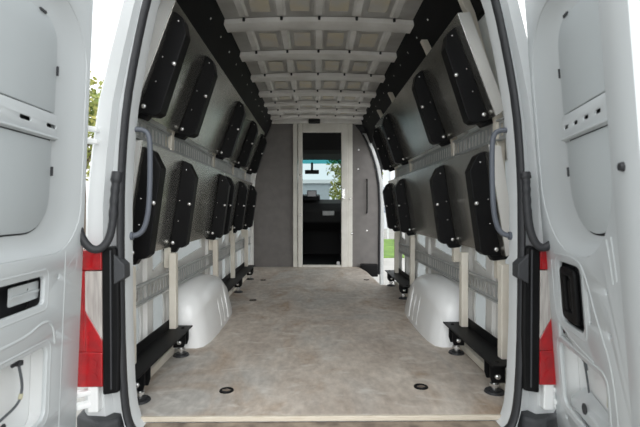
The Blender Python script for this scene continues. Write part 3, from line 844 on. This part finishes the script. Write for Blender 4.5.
bm = B(); ax = Matrix.Rotation(math.radians(-35), 3, 'X')
tube(bm, [Vector((-.50, 5.48, .86)) + ax @ Vector((.19*math.cos(k*math.pi/16), 0, .19*math.sin(k*math.pi/16))) for k in range(32)], .014, 8, closed=True); finish('rim', bm, 'cab_black', t, smooth=True)
bm = B(); cyl(bm, (-.50, 5.48, .86), ax @ Vector((0, 1, 0)), .06, .05, 16); box(bm, -.68, -.32, 5.475, 5.495, .85, .87); finish('hub', bm, 'cab_black', t)
bm = B(); box(bm, .285, .335, FRONT+.01, FRONT+.09, .02, .075)
tag(finish('door_stop', bm, 'steel_post', bevel=.015, seg=3), 'small white door stop on the floor at the right foot of the walkway', 'door stop')

# ------------------------------------------------------------ outside
bm = B(); box(bm, 1.55, 30, 11.5, 19, -.70, -.66)
tag(finish('lawn', bm, 'grass'), 'green lawn beyond the pavement', 'grass', kind='stuff')
bm = B(); box(bm, -40, -4.0, 6, 14, -.70, -.66)
tag(finish('lawn', bm, 'grass'), 'grass verge beyond the left rear of the van', 'grass', kind='stuff')
def tree(x, y, h, r, lab, m='leaf', n=1500, zb=-.7, leaf=.16, seed=1, bush=False):
    rnd = random.Random(seed)
    t = thing('bush' if bush else 'tree', (x, y, zb), lab, 'bush' if bush else 'tree')
    if not bush:
        bm = B(); pts = [(x, y, zb), (x+.05, y, zb+h*.3), (x-.05, y+.05, zb+h*.6), (x, y, zb+h*.85)]
        tube(bm, pts, .1, 8, rr=[h*.025, h*.02, h*.014, h*.006]); 
        for k in range(6):
            a = rnd.uniform(0, 6.28); z = zb+h*rnd.uniform(.35, .6)
            tube(bm, [(x, y, z), (x+math.cos(a)*r*.4, y+math.sin(a)*r*.4, z+h*.14), (x+math.cos(a)*r*.7, y+math.sin(a)*r*.7, z+h*.22)], .05, 6, rr=[h*.01, h*.007, h*.003])
        finish('trunk', bm, 'bark', t, smooth=True)
    bm = B(); blobs = []
    for k in range(14):
        a = rnd.uniform(0, 6.28); q = rnd.uniform(0, .65)*r
        blobs.append((x+math.cos(a)*q, y+math.sin(a)*q, zb + h*(rnd.uniform(.15, .8) if bush else rnd.uniform(.42, .9)), r*rnd.uniform(.3, .55)))
    for k in range(n):
        bx_, by_, bz_, br_ = rnd.choice(blobs)
        v = Vector((rnd.gauss(0, 1), rnd.gauss(0, 1), rnd.gauss(0, 1))).normalized()*br_*rnd.uniform(.6, 1.05)
        c = Vector((bx_, by_, bz_)) + v*1.0
        u = Vector((rnd.gauss(0, 1), rnd.gauss(0, 1), rnd.gauss(0, 1))).normalized(); w_ = u.orthogonal().normalized()
        l = leaf*rnd.uniform(.6, 1.3)
        vs_ = [bm.verts.new(c + u*l*.5*p + w_*l*.3*q) for p, q in ((-1, 0), (0, -1), (1, 0), (0, 1))]
        bm.faces.new(vs_)
    finish('foliage', bm, m, t)
tree(-9.9, 16.5, 7.0, 2.2, 'green tree seen in the gap between the left door and the van body', 'leaf_autumn', 2400, leaf=.22, seed=3)
tree(-14.6, 19.5, 4.6, 2.2, 'lower green tree further out on the left behind the van', 'leaf', 1600, leaf=.22, seed=4)
tree(2.1, 23.5, 6.0, 2.3, 'leafy yellow-green tree seen through the windscreen', 'leaf_autumn', 2600, leaf=.25, seed=5)
tree(5.2, 16.8, 2.4, 1.5, 'round bush on the lawn outside the side door', 'leaf', 1500, leaf=.18, seed=6, bush=True)
tree(9.5, 22, 7.0, 3.0, 'tall tree outside, right of the white building', 'leaf', 1500, leaf=.3, seed=8)
# buildings
t = thing('building', (-8, 34, -.7), 'long pale grey flat-roofed building far ahead of the van', 'building')
bm = B(); box(bm, -16, 1.2, 34, 44, -.7, 2.9); finish('wall', bm, 'building_grey', t)
bm = B(); box(bm, -16.3, 1.5, 33.7, 44, 2.9, 3.2); finish('roof', bm, 'building_white', t)
for k in range(6):
    bm = B(); box(bm, -15+2.6*k, -13.4+2.6*k, 33.93, 34.05, .6, 2.0); finish('window', bm, 'building_glass', t)
t = thing('building', (8, 30, -.7), 'white building with tall narrow columns seen through the side door', 'building')
bm = B(); box(bm, 4.0, 15, 30, 40, -.7, 6.5); finish('wall', bm, 'building_white', t)
bm = B(); box(bm, 3.7, 15.3, 29.4, 40.3, 6.5, 6.9); finish('roof', bm, 'building_grey', t)
for k in range(8):
    bm = B(); box(bm, 4.2+1.3*k, 4.45+1.3*k, 29.5, 29.75, -.7, 6.5); finish('column', bm, 'steel_post', t)
    bm = B(); box(bm, 4.65+1.3*k, 5.3+1.3*k, 29.93, 30.02, .5, 2.4); finish('window', bm, 'building_glass', t)
t = thing('fence', (3.0, 19.4, -.7), 'pale metal fence of upright bars at the far side of the lawn', 'fence')
for k in range(9):
    bm = B(); box(bm, 2.3+.42*k, 2.36+.42*k, 19.4, 19.46, -.7, 2.3); finish('fence_post', bm, 'steel_post', t)
for z in (.9, 2.0):
    bm = B(); box(bm, 2.3, 5.75, 19.42, 19.45, z, z+.07); finish('fence_rail', bm, 'steel_post', t)
bm = B(); tube(bm, [(-30, 30, 5.6), (-20, 30, 5.05), (-10, 30, 5.3)], .03, 6)
tag(finish('power_line', bm, 'rubber'), 'thin overhead wire against the sky above the left trees', 'wire')
